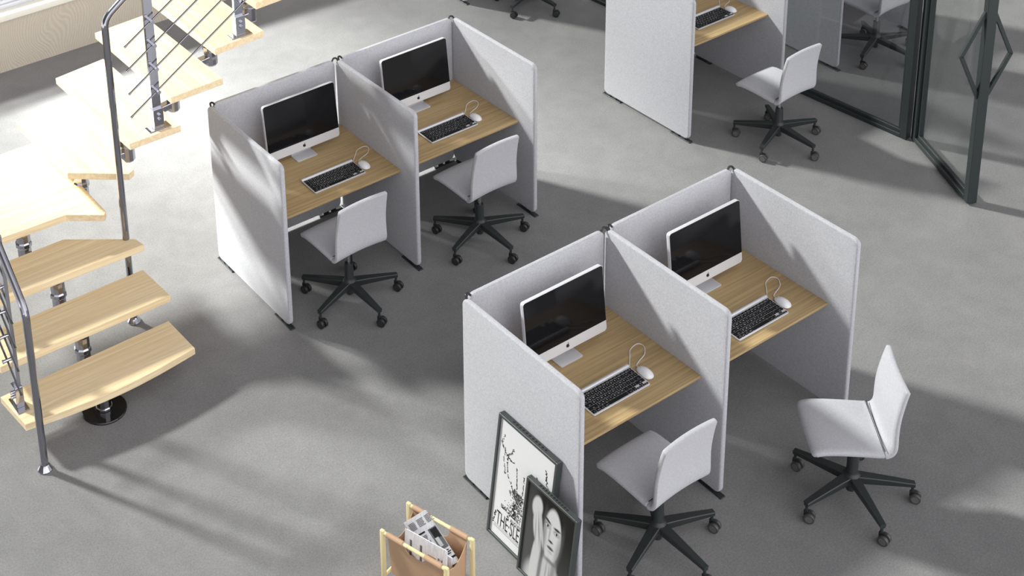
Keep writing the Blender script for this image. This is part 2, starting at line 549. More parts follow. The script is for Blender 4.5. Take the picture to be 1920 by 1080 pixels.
cluster(AX, AY, 2, dict(
    side=['light grey felt side screen with two framed posters leaning on it',
          'light grey felt divider between the two front workstations, beside the chair pushed under the desk',
          'light grey felt end screen behind the chair that is turned away from its desk'],
    back=['grey felt back screen behind the monitor of the front workstation nearest the posters',
          'grey felt back screen behind the monitor of the front workstation farthest from the posters'],
    desk=['oak desktop of the front workstation nearest the posters',
          'oak desktop of the front workstation by the chair that is turned away']))
cluster(BX, BY, 2, dict(
    side=['grey felt end screen facing the wooden staircase, with mottled light on it',
          'grey felt divider between the two workstations beside the staircase',
          'grey felt end screen of the pair beside the staircase, on its far side'],
    back=['grey felt back screen of the workstation nearest the staircase',
          'grey felt back screen of the second workstation from the staircase'],
    desk=['oak desktop of the workstation nearest the staircase',
          'oak desktop of the second workstation from the staircase']))
cluster(CX, CY, 1, dict(
    side=['light grey felt screen left of the workstation by the glass partition',
          'grey felt screen standing just in front of the glass partition'],
    back=['grey felt back screen of the single workstation by the glass partition'],
    desk=['oak desktop of the single workstation by the glass partition']))
side_screen('dim grey felt end screen seen through the glass partition, left of the chair there', DX, DY, 0, [hook(1)])
side_screen('dim grey felt screen behind the chair on the far side of the glass partition', DX, DY, 1, [hook(-1)])
back_screen('grey felt back screen on the far side of the glass partition', DX, DY, 0)
side_screen('grey felt screen at the top edge, only its foot showing beside the cut-off chair', EX, EY, 0, [hook(1)])
side_screen('grey felt end screen beyond the cut-off chair at the top edge', EX, EY, 1, [hook(-1)])
back_screen('grey felt back screen behind the cut-off chair at the top edge', EX, EY, 0)

# ------------------------------------------------------------------ computers
def make_monitor(label, loc, rotz=0.0):
    t = thing('computer_monitor', label, 'monitor', loc, rotz, 'all-in-one monitors on the desks')
    w, h, th, tilt = 0.60, 0.425, 0.026, math.radians(6.5)
    z0 = 0.058
    M = T(0, 0, z0) @ R(-tilt, 'X') @ R(PI / 2, 'X')     # local: x right, y up, z towards the viewer (-y world)
    b = bmesh.new()
    prism(b, rrect(w, h, 0.020, 6, 0, h / 2), -th, -0.003, 0.004, 2, M)
    prism(b, rrect(w * 0.80, h * 0.72, 0.05, 6, 0, h / 2), -th - 0.018, -th + 0.001, 0.012, 3, M)
    to_obj('housing', b, 'aluminium', t)
    b = bmesh.new()
    chin = 0.068
    prism(b, rrect(w, h, 0.020, 6, 0, h / 2), -0.004, 0.0, 0.0015, 1, M)
    front = to_obj('front_panel', b, 'aluminium', t)
    b = bmesh.new()
    n = 6; r = 0.017
    x0, x1, y0, y1 = -w / 2 + 0.003, w / 2 - 0.003, chin, h - 0.003
    pts = [(x0, y0), (x1, y0)]
    for i in range(n + 1):
        a = PI / 2 * i / n; pts.append((x1 - r + r * math.cos(a), y1 - r + r * math.sin(a)))
    for i in range(n + 1):
        a = PI / 2 + PI / 2 * i / n; pts.append((x0 + r + r * math.cos(a), y1 - r + r * math.sin(a)))
    prism(b, pts, -0.0005, 0.0016, 0.0, 1, M)
    to_obj('screen', b, 'screen_glass', t)
    # fruit mark on the chin
    b = bmesh.new()
    cx, cy, s = 0.0, chin / 2, 0.0125
    pts = []
    for i in range(40):
        a = 2 * PI * i / 40
        rr = s * (1.0 + 0.06 * math.cos(2 * a) - 0.20 * math.exp(-((a - PI / 2) / 0.32) ** 2) - 0.14 * math.exp(-((a - 1.5 * PI) / 0.25) ** 2))
        d = min(abs(a - 0.12), abs(a - 0.12 - 2 * PI))
        rr -= s * 0.48 * max(0.0, 1 - (d / 0.42) ** 2)
        pts.append((cx + 0.93 * rr * math.cos(a), cy - 0.002 + rr * math.sin(a)))
    prism(b, pts, 0.0, 0.0010, 0.0, 1, M)
    leaf = [(0.001, s * 1.02), (s * 0.02, s * 1.25), (s * 0.22, s * 1.55), (s * 0.46, s * 1.62), (s * 0.42, s * 1.35), (s * 0.25, s * 1.10)]
    prism(b, [(cx + x, cy - 0.002 + y) for x, y in leaf], 0.0, 0.0010, 0.0, 1, M)
    to_obj('logo', b, 'ink', front)
    b = bmesh.new()
    box(b, (0, 0.045, 0.10), (0.165, 0.010, 0.165), 0.003, 2, T(0, 0.012, -0.008) @ R(-0.12, 'X'))
    prism(b, rrect(0.17, 0.165, 0.012, 5, 0, 0.045), 0.0, 0.007, 0.0025, 2)
    to_obj('stand', b, 'kb_aluminium', t)
    return t
ML = ['black-screened white monitor on the front desk nearest the posters',
      'black-screened white monitor on the front desk by the turned-away chair',
      'black-screened white monitor on the desk nearest the staircase',
      'black-screened white monitor on the second desk from the staircase']
mon_at = [(AX + 0.572, AY - 0.262), (AX + 1.683, AY - 0.285), (BX + 0.632, BY - 0.255), (BX + 1.668, BY - 0.225)]
mon0 = make_monitor(ML[0], (*mon_at[0], DESK_Z))
for (x, y), lb in list(zip(mon_at, ML))[1:]:
    dup(mon0, (x, y, DESK_Z), 0, lb)

KW, KD, U0 = 0.424, 0.190, 0.0281
def make_keyboard(label, loc):
    t = thing('keyboard', label, 'keyboard', loc, 0, 'slim keyboards on the desks')
    b = bmesh.new()
    prism(b, rrect(KW, KD, 0.008, 4), 0.0045, 0.0125, 0.0015, 1, R(0.035, 'X') @ T(0, 0, 0.001))
    cyl(b, (-KW / 2, KD / 2 - 0.012, 0.0125), (KW / 2, KD / 2 - 0.012, 0.0125), 0.0115, None, 16)
    to_obj('keyboard_body', b, 'kb_aluminium', t)
    rows = [
        ('f', [(1.0, g) for g in ['esc', 'F1', 'F2', 'F3', 'F4', 'F5', 'F6', 'F7', 'F8', 'F9', 'F10', 'F11', 'F12', 'o']]),
        ('n', [(1, c) for c in '`1234567890-='] + [(1.5, 'del')]),
        ('n', [(1.5, 'tab')] + [(1, c) for c in 'QWERTYUIOP[]\\']),
        ('n', [(1.75, 'caps')] + [(1, c) for c in "ASDFGHJKL;'"] + [(1.75, 'ret')]),
        ('n', [(2.25, 'shift')] + [(1, c) for c in 'ZXCVBNM,./'] + [(2.25, 'shift')]),
        ('b', [(1, 'fn'), (1, 'ctrl'), (1, 'alt'), (1.25, 'cmd'), (5.05, ''), (1.25, 'cmd'), (1, 'alt')]),
    ]
    tot_w = 14.5
    uw = (KW - 0.010) / tot_w
    y = KD / 2 - 0.032
    M = R(0.035, 'X')
    def key(x0, x1, y0, y1, g):
        b = bmesh.new()
        gp = 0.0013
        prism(b, rrect(x1 - x0 - 2 * gp, y1 - y0 - 2 * gp, 0.0022, 2, (x0 + x1) / 2, (y0 + y1) / 2), 0.0128, 0.0152, 0.0, 1, M)
        if g:
            sz = 0.0135 if len(g) == 1 else 0.0072
            tb = text_bm(g, sz)
            ox = 0.0 if len(g) == 1 else (0.002)
            put(b, tb, M @ T((x0 + x1) / 2 + ox, (y0 + y1) / 2 + (0.0 if len(g) == 1 else -0.004), 0.01535), 1)
        to_obj('key', b, ['key_black', 'glyph_white'], t, smooth=False)
    for kind, ks in rows:
        hgt = 0.0155 if kind == 'f' else 0.0268
        x = -KW / 2 + 0.005
        sc = (14.5 / sum(a for a, _ in ks)) if kind != 'b' else 1.0
        for a, g in ks:
            key(x, x + a * uw * sc, y - hgt, y, g)
            x += a * uw * sc
        if kind == 'b':
            aw = (KW / 2 - 0.005 - x) / 3
            key(x, x + aw, y - hgt, y - hgt / 2, '<')
            key(x + aw, x + 2 * aw, y - hgt / 2, y, '^')
            key(x + aw, x + 2 * aw, y - hgt, y - hgt / 2, 'v')
            key(x + 2 * aw, x + 3 * aw, y - hgt, y - hgt / 2, '>')
        y -= hgt
    return t
KL = ['slim silver keyboard with black keys on the front desk nearest the posters',
      'slim silver keyboard with black keys on the front desk by the turned-away chair',
      'slim silver keyboard with black keys on the desk nearest the staircase',
      'slim silver keyboard with black keys on the second desk from the staircase',
      'slim silver keyboard with black keys on the desk by the glass partition']
kb_at = [(AX + 0.580, AY - 0.600), (AX + 1.672, AY - 0.642), (BX + 0.642, BY - 0.600), (BX + 1.660, BY - 0.580), (CX + 0.635, CY - 0.562)]
kb0 = make_keyboard(KL[0], (*kb_at[0], DESK_Z))
for (x, y), lb in list(zip(kb_at, KL))[1:]:
    dup(kb0, (x, y, DESK_Z), 0, lb)
def make_mouse(label, loc):
    t = thing('computer_mouse', label, 'mouse', loc, 0, 'white mice on the desks')
    b = bmesh.new()
    bmesh.ops.create_uvsphere(b, u_segments=28, v_segments=18, radius=1.0)
    for v in b.verts:
        x, yy, z = v.co
        wd = 0.034 * (1 - 0.10 * yy)
        zz = z * (0.030 if z > 0 else 0.006)
        if z > 0: zz *= (1 - 0.25 * yy * yy - 0.12 * yy)
        f = 1.0 / max(1e-6, (abs(x) ** 2.4 + abs(yy) ** 2.4) ** (1 / 2.4)) * math.hypot(x, yy) if math.hypot(x, yy) > 1e-6 else 1
        v.co = (x * wd * f, yy * 0.057 * f, zz + 0.006)
    body = to_obj('mouse_body', b, 'white_plastic', t)
    b = bmesh.new()
    cyl(b, (0, 0.028, 0.028), (0, 0.036, 0.0268), 0.0032, None, 10)
    to_obj('scroll_ball', b, 'kb_aluminium', body)
    b = bmesh.new()
    pts = [(0.000, 0.050, 0.010), (0.010, 0.075, 0.004), (0.045, 0.092, 0.004), (0.115, 0.118, 0.004), (0.158, 0.170, 0.004),
           (0.140, 0.205, 0.004), (0.075, 0.192, 0.004), (0.030, 0.150, 0.004), (-0.022, 0.099, 0.005), (-0.035, 0.084, 0.007)]
    tube(b, smooth_path(pts, 7), 0.0026, 8)
    to_obj('cable', b, 'cable_white', t)
    return t
UL = ['white corded mouse right of the keyboard on the front desk nearest the posters',
      'white corded mouse right of the keyboard on the front desk by the turned-away chair',
      'white corded mouse right of the keyboard on the desk nearest the staircase',
      'white corded mouse right of the keyboard on the second desk from the staircase',
      'white corded mouse right of the keyboard on the desk by the glass partition']
ms_at = [(x + KW / 2 + 0.040, y - 0.010) for x, y in kb_at]
ms0 = make_mouse(UL[0], (*ms_at[0], DESK_Z))
for (x, y), lb in list(zip(ms_at, UL))[1:]:
    dup(ms0, (x, y, DESK_Z), 0, lb)

# ------------------------------------------------------------------ swivel chairs
def shell_strip(b, prof, wf, th, nx=14, crown=0.0, wrap=0.0, rcorner=None):
    """prof: list of (y,z) centre-line points; wf(i)->half width; thickness th; returns padded closed shell"""
    n = len(prof)
    nor = []
    for i in range(n):
        a = Vector(prof[max(i - 1, 0)]); c = Vector(prof[min(i + 1, n - 1)])
        d = (c - a).normalized(); nor.append(Vector((-d.y, d.x)))
    top, bot = [], []
    for i in range(n):
        rt, rb = [], []
        for k in range(nx + 1):
            s = -1 + 2 * (k - 1) / (nx - 2)
            if k in (0, 1): s = -1 + (0.0 if k == 0 else 0.022)
            elif k in (nx - 1, nx): s = 1 - (0.0 if k == nx else 0.022)
            x = s * wf(i)
            off = wrap * s * s
            edge = min(1.0, (1 - abs(s)) * wf(i) / 0.008)
            ed = min(1.0, min(i, n - 1 - i) / 1.0 + 0.0)
            q = math.sqrt(max(0.0, 1 - (1 - min(edge, 1)) ** 2)) if edge < 1 else 1
            hh = th / 2 * (0.40 + 0.60 * q)
            if i in (0, n - 1): hh *= 0.45
            p = Vector(prof[i]) + nor[i] * off
            a = p + nor[i] * hh; c = p - nor[i] * hh
            rt.append(b.verts.new((x, a.x, a.y))); rb.append(b.verts.new((x, c.x, c.y)))
        top.append(rt); bot.append(rb)
    for i in range(n - 1):
        for k in range(nx):
            b.faces.new((top[i][k], top[i][k + 1], top[i + 1][k + 1], top[i + 1][k]))
            b.faces.new((bot[i][k], bot[i + 1][k], bot[i + 1][k + 1], bot[i][k + 1]))
        b.faces.new((top[i][0], top[i + 1][0], bot[i + 1][0], bot[i][0]))
        b.faces.new((top[i][nx], bot[i][nx], bot[i + 1][nx], top[i + 1][nx]))
    for k in range(nx):
        b.faces.new((top[0][k], bot[0][k], bot[0][k + 1], top[0][k + 1]))
        b.faces.new((top[n - 1][k], top[n - 1][k + 1], bot[n - 1][k + 1], bot[n - 1][k]))
def rounded_hw(full, idx, n, ss, r):
    return full
def make_chair(label, loc, rotz, base_rot=0.0, caster_mat='black_plastic', lbl_extra=None):
    t = thing('swivel_chair', label, 'chair', loc, rotz, 'grey swivel chairs')
    # seat: front lip turned down, flat pan, curving up at the rear
    seat = [(0.272, 0.456), (0.264, 0.470), (0.240, 0.480), (0.20, 0.486), (0.12, 0.488), (0.03, 0.485), (-0.05, 0.481), (-0.080, 0.479), (-0.104, 0.481)]
    seat = [(p[0], p[1]) for p in smooth_path([(y, z, 0) for y, z in seat], 3)]
    def ends(pr):
        # thin extra rows so that the padded edges stay crisp
        a, c = Vector(pr[0]), Vector(pr[1]); e, g = Vector(pr[-1]), Vector(pr[-2])
        d0, d1 = (c - a).normalized(), (g - e).normalized()
        return [tuple(a), tuple(a + d0 * 0.0035)] + pr[1:-1] + [tuple(e + d1 * 0.0035), tuple(e)]
    seat = ends(seat)
    ns = len(seat)
    def ws(i):
        y = seat[i][0]
        base = 0.212
        if y > 0.255: base -= 0.010 * ((y - 0.255) / 0.017) ** 2
        return base
    b = bmesh.new(); shell_strip(b, seat, ws, 0.030, 16, wrap=0.006)
    st = to_obj('seat', b, 'chair_fabric', t, angle=60)
    back = [(-0.104, 0.4775), (-0.126, 0.485), (-0.140, 0.502), (-0.146, 0.530), (-0.146, 0.58), (-0.147, 0.65), (-0.154, 0.72), (-0.166, 0.79), (-0.179, 0.850), (-0.189, 0.888)]
    back = ends([(p[0], p[1]) for p in smooth_path([(y, z, 0) for y, z in back], 3)])
    nb = len(back)
    def wb(i):
        z = back[i][1]
        base = 0.212 - 0.016 * max(0.0, (z - 0.50) / 0.39)
        d = 0.888 - z
        if d < 0.009: base -= 0.008 * (1 - math.sqrt(max(0.0, 1 - (1 - max(d, 0) / 0.009) ** 2)))
        return base
    b = bmesh.new(); shell_strip(b, back, wb, 0.028, 16, wrap=0.012)
    to_obj('backrest', b, 'chair_fabric', t, angle=60)
    b = bmesh.new()
    tube(b, [(-0.198, -0.107, 0.4975), (0.198, -0.107, 0.4975)], 0.0022, 6)
    to_obj('seam', b, 'ink', st)
    b = bmesh.new()
    box(b, (0, 0.03, 0.457), (0.18, 0.20, 0.020), 0.005, 2)
    lathe(b, [(0.0, 0.30), (0.0135, 0.30), (0.0135, 0.45), (0.0, 0.45)], 16)
    to_obj('seat_column', b, 'steel', t)
    b = bmesh.new()
    tube(b, [(0.08, 0.0, 0.453), (0.19, 0.0, 0.447), (0.215, 0.0, 0.441)], 0.005, 8)
    box(b, (0.222, 0.0, 0.439), (0.030, 0.020, 0.008), 0.003, 2)
    to_obj('height_lever', b, 'black_plastic', t)
    b = bmesh.new()
    lathe(b, [(0.0, 0.055), (0.024, 0.055), (0.026, 0.062), (0.026, 0.115), (0.048, 0.120), (0.050, 0.160), (0.036, 0.172), (0.032, 0.185), (0.030, 0.285), (0.027, 0.302), (0.0, 0.302)], 28)
    hub = to_obj('base_hub', b, 'black_metal', t)
    RL = 0.335
    for i in range(5):
        a = base_rot + math.radians(54 + 72 * i)
        # leg: tapering arm, top slopes gently down to the tip
        b = bmesh.new()
        st_ = [(0.030, 0.030, 0.112, 0.164), (0.10, 0.027, 0.110, 0.158), (0.20, 0.023, 0.107, 0.147), (0.30, 0.0195, 0.104, 0.134), (RL + 0.010, 0.018, 0.102, 0.128)]
        rings = []
        for (x, hw, zb, zt) in st_:
            c = 0.004
            ring = [(x, -hw * 0.72, zb), (x, hw * 0.72, zb), (x, hw, zt - c), (x, hw - c, zt), (x, -hw + c, zt), (x, -hw, zt - c)]
            rings.append([b.verts.new(p) for p in ring])
        for q, w in zip(rings, rings[1:]):
            for k in range(6):
                b.faces.new((q[k], q[(k + 1) % 6], w[(k + 1) % 6], w[k]))
        b.faces.new(rings[0][::-1]); b.faces.new(rings[-1])
        cyl(b, (RL, 0, 0.070), (RL, 0, 0.106), 0.0085, None, 12)
        b.transform(R(a, 'Z'))
        leg = to_obj('leg', b, 'black_metal', t, angle=30)
        # twin-wheel caster trailing behind its stem
        b = bmesh.new()
        ca = a + PI / 2 + random.uniform(-0.15, 0.15) if rotz == 0 else a + random.uniform(-0.5, 0.5)
        ca = (-PI / 2 - rotz + 0.35) + random.uniform(-0.25, 0.25)
        M = R(a, 'Z') @ T(RL, 0, 0) @ R(-a + ca, 'Z')
        for s in (-1, 1):
            prof = [(0.0, 0.005), (0.024, 0.005), (0.029, 0.007), (0.0305, 0.011), (0.0305, 0.022), (0.028, 0.0265), (0.024, 0.0275), (0.0, 0.0275)]
            lathe(b, prof, 28, M @ T(0.018, 0, 0.031) @ R(-s * PI / 2, 'X'))
            lathe(b, [(0.0, 0.0276), (0.0205, 0.0276), (0.0205, 0.0285), (0.0, 0.0285)], 24, M @ T(0.018, 0, 0.031) @ R(-s * PI / 2, 'X'), 1)
        box(b, (0.008, 0, 0.050), (0.046, 0.014, 0.040), 0.005, 2, M, 2)
        to_obj('caster', b, [caster_mat, 'hub_grey' if caster_mat != 'black_plastic' else 'black_metal', 'black_plastic'], leg)
    return t
make_chair('grey swivel chair pushed in at the front desk, right of the posters', (0.548, -1.015, 0), math.radians(1.5), 0, 'caster_grey')
make_chair('grey swivel chair turned away from its desk, on open floor at right', (1.672, -1.398, 0), math.radians(52), math.radians(-3), 'caster_grey')
make_chair('grey swivel chair with black casters at the desk nearest the staircase', (0.390, 1.730, 0), math.radians(1.5), 0)
make_chair('grey swivel chair with black casters at the second desk from the staircase', (1.535, 1.735, 0), math.radians(1.5), 0)
make_chair('grey swivel chair with pale casters in front of the glass partition', (4.237, 1.330, 0), math.radians(1.5), 0, 'caster_grey')
make_chair('dim grey swivel chair seen through the glass partition', (6.02, 1.790, 0), math.radians(1.5), 0, 'caster_grey')
make_chair('swivel chair cut off by the top edge, only its dark star base in view', (4.280, 4.360, 0), math.radians(1.5), 0)

# ------------------------------------------------------------------ glass partition and door
PA, PB = Vector((5.066, 0.735, 0)), Vector((4.72, 5.30, 0))
def frame_panel(t, p, q, z0, z1, th, sw, rail, part, mat='door_metal', glass='pane_glass'):
    """rectangular framed leaf from p to q; makes part(s) under t"""
    d = (q - p); L = d.length; a = math.atan2(d.y, d.x)
    M = T(p.x, p.y, 0) @ R(a, 'Z')
    b = bmesh.new()
    box(b, (sw / 2, 0, (z0 + z1) / 2), (sw, th, z1 - z0), 0.003, 1, M)
    box(b, (L - sw / 2, 0, (z0 + z1) / 2), (sw, th, z1 - z0), 0.003, 1, M)
    for zc in (z0 + rail / 2, z1 - rail / 2):
        box(b, (L / 2, 0, zc), (L - 2 * sw, th, rail), 0.002, 1, M)
    # glazing bead: thinner step inside the frame
    bead = 0.028
    for zc in (z0 + rail + bead / 2, z1 - rail - bead / 2):
        box(b, (L / 2, 0, zc), (L - 2 * sw, th * 0.42, bead), 0.002, 1, M)
    for xc in (sw + bead / 2, L - sw - bead / 2):
        box(b, (xc, 0, (z0 + z1) / 2), (bead, th * 0.42, z1 - z0 - 2 * rail - 2 * bead), 0.002, 1, M)
    to_obj(part, b, mat, t)
    b = bmesh.new()
    box(b, (L / 2, 0, (z0 + z1) / 2), (L - 2 * sw - 1.2 * bead, 0.008, z1 - z0 - 2 * rail - 1.2 * bead), 0, 1, M)
    to_obj('pane', b, glass, t)
    return M, L
part_o = thing('glass_partition', 'fixed glass partition in a dark green-grey metal frame', 'partition', (0, 0, 0))
part_o['kind'] = 'structure'
frame_panel(part_o, PA, PB, 0.0, 2.5, 0.07, 0.055, 0.035, 'partition_frame', 'door_metal', 'shade_tint_glass')
door = thing('glass_door', 'open framed glass door leaf with a diamond pull handle', 'door', (0, 0, 0))
HA, HB = Vector((5.105, 0.700, 0)), Vector((4.672, -0.100, 0))
MD, LD = frame_panel(door, HA, HB, 0.012, 2.45, 0.074, 0.060, 0.040, 'door_frame')
for s in (-1, 1):
    b = bmesh.new()
    zA, zM, zB = 1.56, 1.225, 0.885
    ys = s * 0.031
    pts = [(LD - 0.032, ys, zA), (LD - 0.032, ys + s * 0.150, zM), (LD - 0.032, ys, zB)]
    for p, q in zip(pts, pts[1:]):
        p, q = Vector(p), Vector(q)
        dd = q - p
        box(b, (0, 0, 0), (0.026, 0.028, dd.length + 0.012), 0.002, 1, MD @ Matrix.Translation((p + q) / 2) @ R(math.atan2(-(dd.y), dd.z) if True else 0, 'X'))
    to_obj('pull_handle', b, 'door_metal', door)

# ------------------------------------------------------------------ staircase
st = thing('staircase', 'modular spine staircase of pale ash treads on chrome columns with chrome rails', 'staircase', (0, 0, 0))
RISE, TT = 0.22, 0.048
bow = [(-2.0 + 1.16 * i / 14, 1.68 - 0.055 * math.sin(PI * i / 14)) for i in range(15)]
TREADS = [
    ('ash_x', bow + [(-0.85, 2.02), (-2.03, 2.00)]),
    ('ash_x', [(-2.01, 1.985), (-0.84, 1.98), (-0.86, 2.33), (-2.01, 2.33)]),
    ('ash_x', [(-2.01, 2.315), (-0.855, 2.285), (-0.87, 2.375), (-1.26, 2.665), (-2.01, 2.665)]),
    ('ash_x', [(-2.01, 2.625), (-1.25, 2.60), (-1.045, 2.445), (-1.018, 2.475), (-1.02, 3.57), (-2.01, 3.57)]),
    ('ash_y', [(-1.16, 2.725), (-0.835, 2.465), (-0.785, 2.49), (-0.80, 3.57), (-1.18, 3.55)]),
    ('ash_y', [(-0.81, 2.46), (-0.43, 2.46), (-0.44, 3.63), (-0.84, 3.58)]),
    ('ash_y', [(-0.475, 2.475), (-0.07, 2.49), (-0.07, 3.67), (-0.48, 3.64)]),
    ('ash_y', [(-0.10, 2.515), (0.30, 2.54), (0.30, 3.72), (-0.10, 3.69)]),
    ('ash_y', [(0.255, 2.545), (0.66, 2.57), (0.66, 3.76), (0.255, 3.73)]),
]
for k, (mt, pts) in enumerate(TREADS):
    z = RISE * (k + 1)
    b = bmesh.new()
    prism(b, pts, z - TT, z, 0.0)
    bmesh.ops.recalc_face_normals(b, faces=b.faces[:])
    es = [e for e in b.edges if abs(e.verts[0].co.z - e.verts[1].co.z) < 1e-6]
    bmesh.ops.bevel(b, geom=es, offset=0.0025, segments=1, affect='EDGES')
    to_obj('tread', b, mt, st, smooth=False)
COLS = [(-1.46, 1.76), (-1.42, 2.12), (-1.42, 2.45), (-1.49, 2.80), (-1.00, 2.90), (-0.66, 2.84), (-0.26, 2.90), (0.09, 2.95), (0.45, 2.98)]
OCT = 10
for k, (x, y) in enumerate(COLS):
    z1 = RISE * (k + 1) - TT
    b = bmesh.new()
    if k == 0:
        lathe(b, [(0.0, 0.012), (0.047, 0.012), (0.047, z1), (0.0, z1)], OCT, T(x, y, 0))
        lathe(b, [(0.052, 0.014), (0.054, 0.020), (0.054, 0.034), (0.048, 0.040)], OCT, T(x, y, 0))
    else:
        z0 = RISE * k - TT - 0.10
        lathe(b, [(0.0, z0), (0.040, z0), (0.047, z0 + 0.010), (0.047, z0 + 0.11), (0.056, z0 + 0.125), (0.056, z0 + 0.150), (0.049, z0 + 0.160),
                  (0.049, z1 - 0.085), (0.060, z1 - 0.065), (0.060, z1 - 0.012), (0.054, z1), (0.0, z1)], OCT, T(x, y, 0))
        px, py = COLS[k - 1]
        d = Vector((x - px, y - py, 0))
        L = d.length
        box(b, (L / 2, 0, z0 + 0.055), (L, 0.06, 0.05), 0.006, 2, T(px, py, 0) @ R(math.atan2(d.y, d.x), 'Z'))
    to_obj('support_column', b, 'chrome', st, smooth=False)
b = bmesh.new()
lathe(b, [(0.0, 0.0), (0.142, 0.0), (0.142, 0.008), (0.138, 0.013), (0.0, 0.013)], 36, T(COLS[0][0], COLS[0][1], 0))
to_obj('base_plate', b, 'black_mirror', st)
# newel posts running into the handrails
def newel(pts, foot):
    b = bmesh.new()
    tube(b, bend(pts, 0.07, 6), 0.0235, 14)
    o = to_obj('handrail', b, 'tube_chrome', st, angle=25)
    b = bmesh.new()
    lathe(b, [(0.0, 0.0), (0.046, 0.0), (0.046, 0.008), (0.030, 0.034), (0.024, 0.040)], 14, T(*foot))
    to_obj('post_foot', b, 'chrome', o, smooth=False)
newel([(-1.971, 1.508, 0.0), (-1.971, 1.508, 1.135), (-1.971, 2.60, 1.99)], (-1.971, 1.508, 0))
newel([(-0.921, 2.415, 0.0), (-0.921, 2.415, 2.285), (0.60, 2.48, 3.35)], (-0.921, 2.415, 0))
# flat-bar balusters with base plate, sleeve, bolts and rod clamps; n = outward side, along = stair run
def baluster(x, y, z, h, out, along, rod_z, slope):
    o_, a_ = Vector(out), Vector(along)
    M = Matrix(((a_.x, o_.x, 0, x), (a_.y, o_.y, 0, y), (0, 0, 1, z), (0, 0, 0, 1)))
    b = bmesh.new()
    box(b, (0, -0.004, h / 2 + 0.05), (0.064, 0.024, h - 0.05), 0.001, 1, M)
    bal = to_obj('baluster', b, 'chrome', st, smooth=False)
    b = bmesh.new()
    box(b, (0, 0, 0.003), (0.160, 0.076, 0.006), 0.001, 1, M)
    to_obj('floor_plate', b, 'dark_chrome', bal, smooth=False)
    b = bmesh.new()
    box(b, (0, 0.002, 0.078), (0.074, 0.050, 0.145), 0.002, 1, M)
    to_obj('sleeve', b, 'chrome', bal, smooth=False)
    for zz in (0.070, 0.105):
        b = bmesh.new()
        q = M.to_3x3()
        p0 = M @ Vector((0.004, 0.024, zz)); p1 = M @ Vector((0.004, 0.044, zz))
        cyl(b, p0, p1, 0.0115, None, 14)
        to_obj('bolt', b, 'chrome', bal)
    for rz in rod_z:
        b = bmesh.new()
        p0 = M @ Vector((0, -0.010, rz - z)); p1 = M @ Vector((0, 0.062, rz - z))
        cyl(b, p0, p1, 0.0105, None, 14)
        cyl(b, p1, p1 + Vector(out) * 0.006, 0.0135, None, 14)
        to_obj('rod_clamp', b, 'chrome', bal)
def rods(p_end, length, direction):
    d = Vector(direction).normalized()
    p = Vector(p_end)
    b = bmesh.new()
    tube(b, [p + d * 0.02, p + d * length], 0.0064, 8)
    cyl(b, p, p + d * 0.035, 0.0085, 0.0055, 10)
    to_obj('guard_rod', b, 'rod_steel', st)
SR = 0.60
rz0 = [1.489, 1.660, 1.832, 2.005]
yr = 2.488
for z in rz0:
    rods((-0.77, yr, z), 2.2, (1, 0.03, SR))
for (x, yb, z) in ((-0.562, 2.532, 1.32), (0.138, 2.592, 1.76)):
    run = x + 0.77
    baluster(x, yb, z, 1.25, (0, -1, 0), (1, 0.0, 0), [q + SR * run for q in rz0], SR)
SL = 0.71
lz0 = [0.434, 0.606, 0.776, 0.947]
for z in lz0:
    rods((-2.000, 1.677, z), 1.25, (0, 1, SL))
for (x, yb, z) in ((-1.962, 1.865, 0.22), (-1.962, 2.49, 0.66)):
    run = yb - 1.677
    baluster(x, yb, z, 1.20, (-1, 0, 0), (0, 1, 0), [q + SL * run for q in lz0], SL)

# ------------------------------------------------------------------ framed posters
LEAN = math.radians(7.4)
def poster_frame(t, w, h, d, bar, holes, M):
    """local: x right, y up, z out of the picture (depth d behind the front at z=0)"""
    b = bmesh.new()
    for (c, s) in (((bar / 2, h / 2, -d / 2), (bar, h, d)), ((w - bar / 2, h / 2, -d / 2), (bar, h, d)),
                   ((w / 2, bar / 2, -d / 2), (w - 2 * bar, bar, d)), ((w / 2, h - bar / 2, -d / 2), (w - 2 * bar, bar, d))):
        box(b, c, s, 0.0015, 1, M)
    box(b, (w / 2, h / 2, -d + 0.003), (w - 2 * bar, h - 2 * bar, 0.004), 0, 1, M)
    fr = to_obj('frame', b, 'frame_metal', t, smooth=False)
    b = bmesh.new()
    x0, x1, n = holes
    for i in range(n):
        x = x0 + (x1 - x0) * i / (n - 1)
        lathe(b, [(0.0, 0.0), (0.0076, 0.0)], 14, M @ T(x, h + 0.0004, -d * 0.52) @ R(-PI / 2, 'X'))
    to_obj('vent_holes', b, 'hole_black', fr, smooth=False)
def lean_matrix():
    # picture x -> world -y ; picture y -> up leaning towards +x ; picture z (out) -> world -x
    cx, sx = math.cos(LEAN), math.sin(LEAN)
    return Matrix(((0, sx, -cx, 0), (-1, 0, 0, 0), (0, cx, sx, 0), (0, 0, 0, 1)))
LM = lean_matrix()
p1 = thing('framed_poster', 'large framed white poster of a leafy stag with lettering, leaning on the felt screen', 'poster', (-0.141, -0.385, 0), 0)
pw, ph, pd, pb = 0.474, 0.762, 0.040, 0.017
poster_frame(p1, pw, ph, pd, pb, (0.105, 0.362, 11), LM)
b = bmesh.new()
poly(b, [LM @ Vector(q) for q in ((pb, pb, -0.010), (pw - pb, pb, -0.010), (pw - pb, ph - pb, -0.010), (pb, ph - pb, -0.010))])
rnd = random.Random(3)
iw, ih = pw - 2 * pb, ph - 2 * pb
def P1(u, v, z=-0.0094):
    return LM @ Vector((pb + u * iw, ph - pb - v * ih, z))
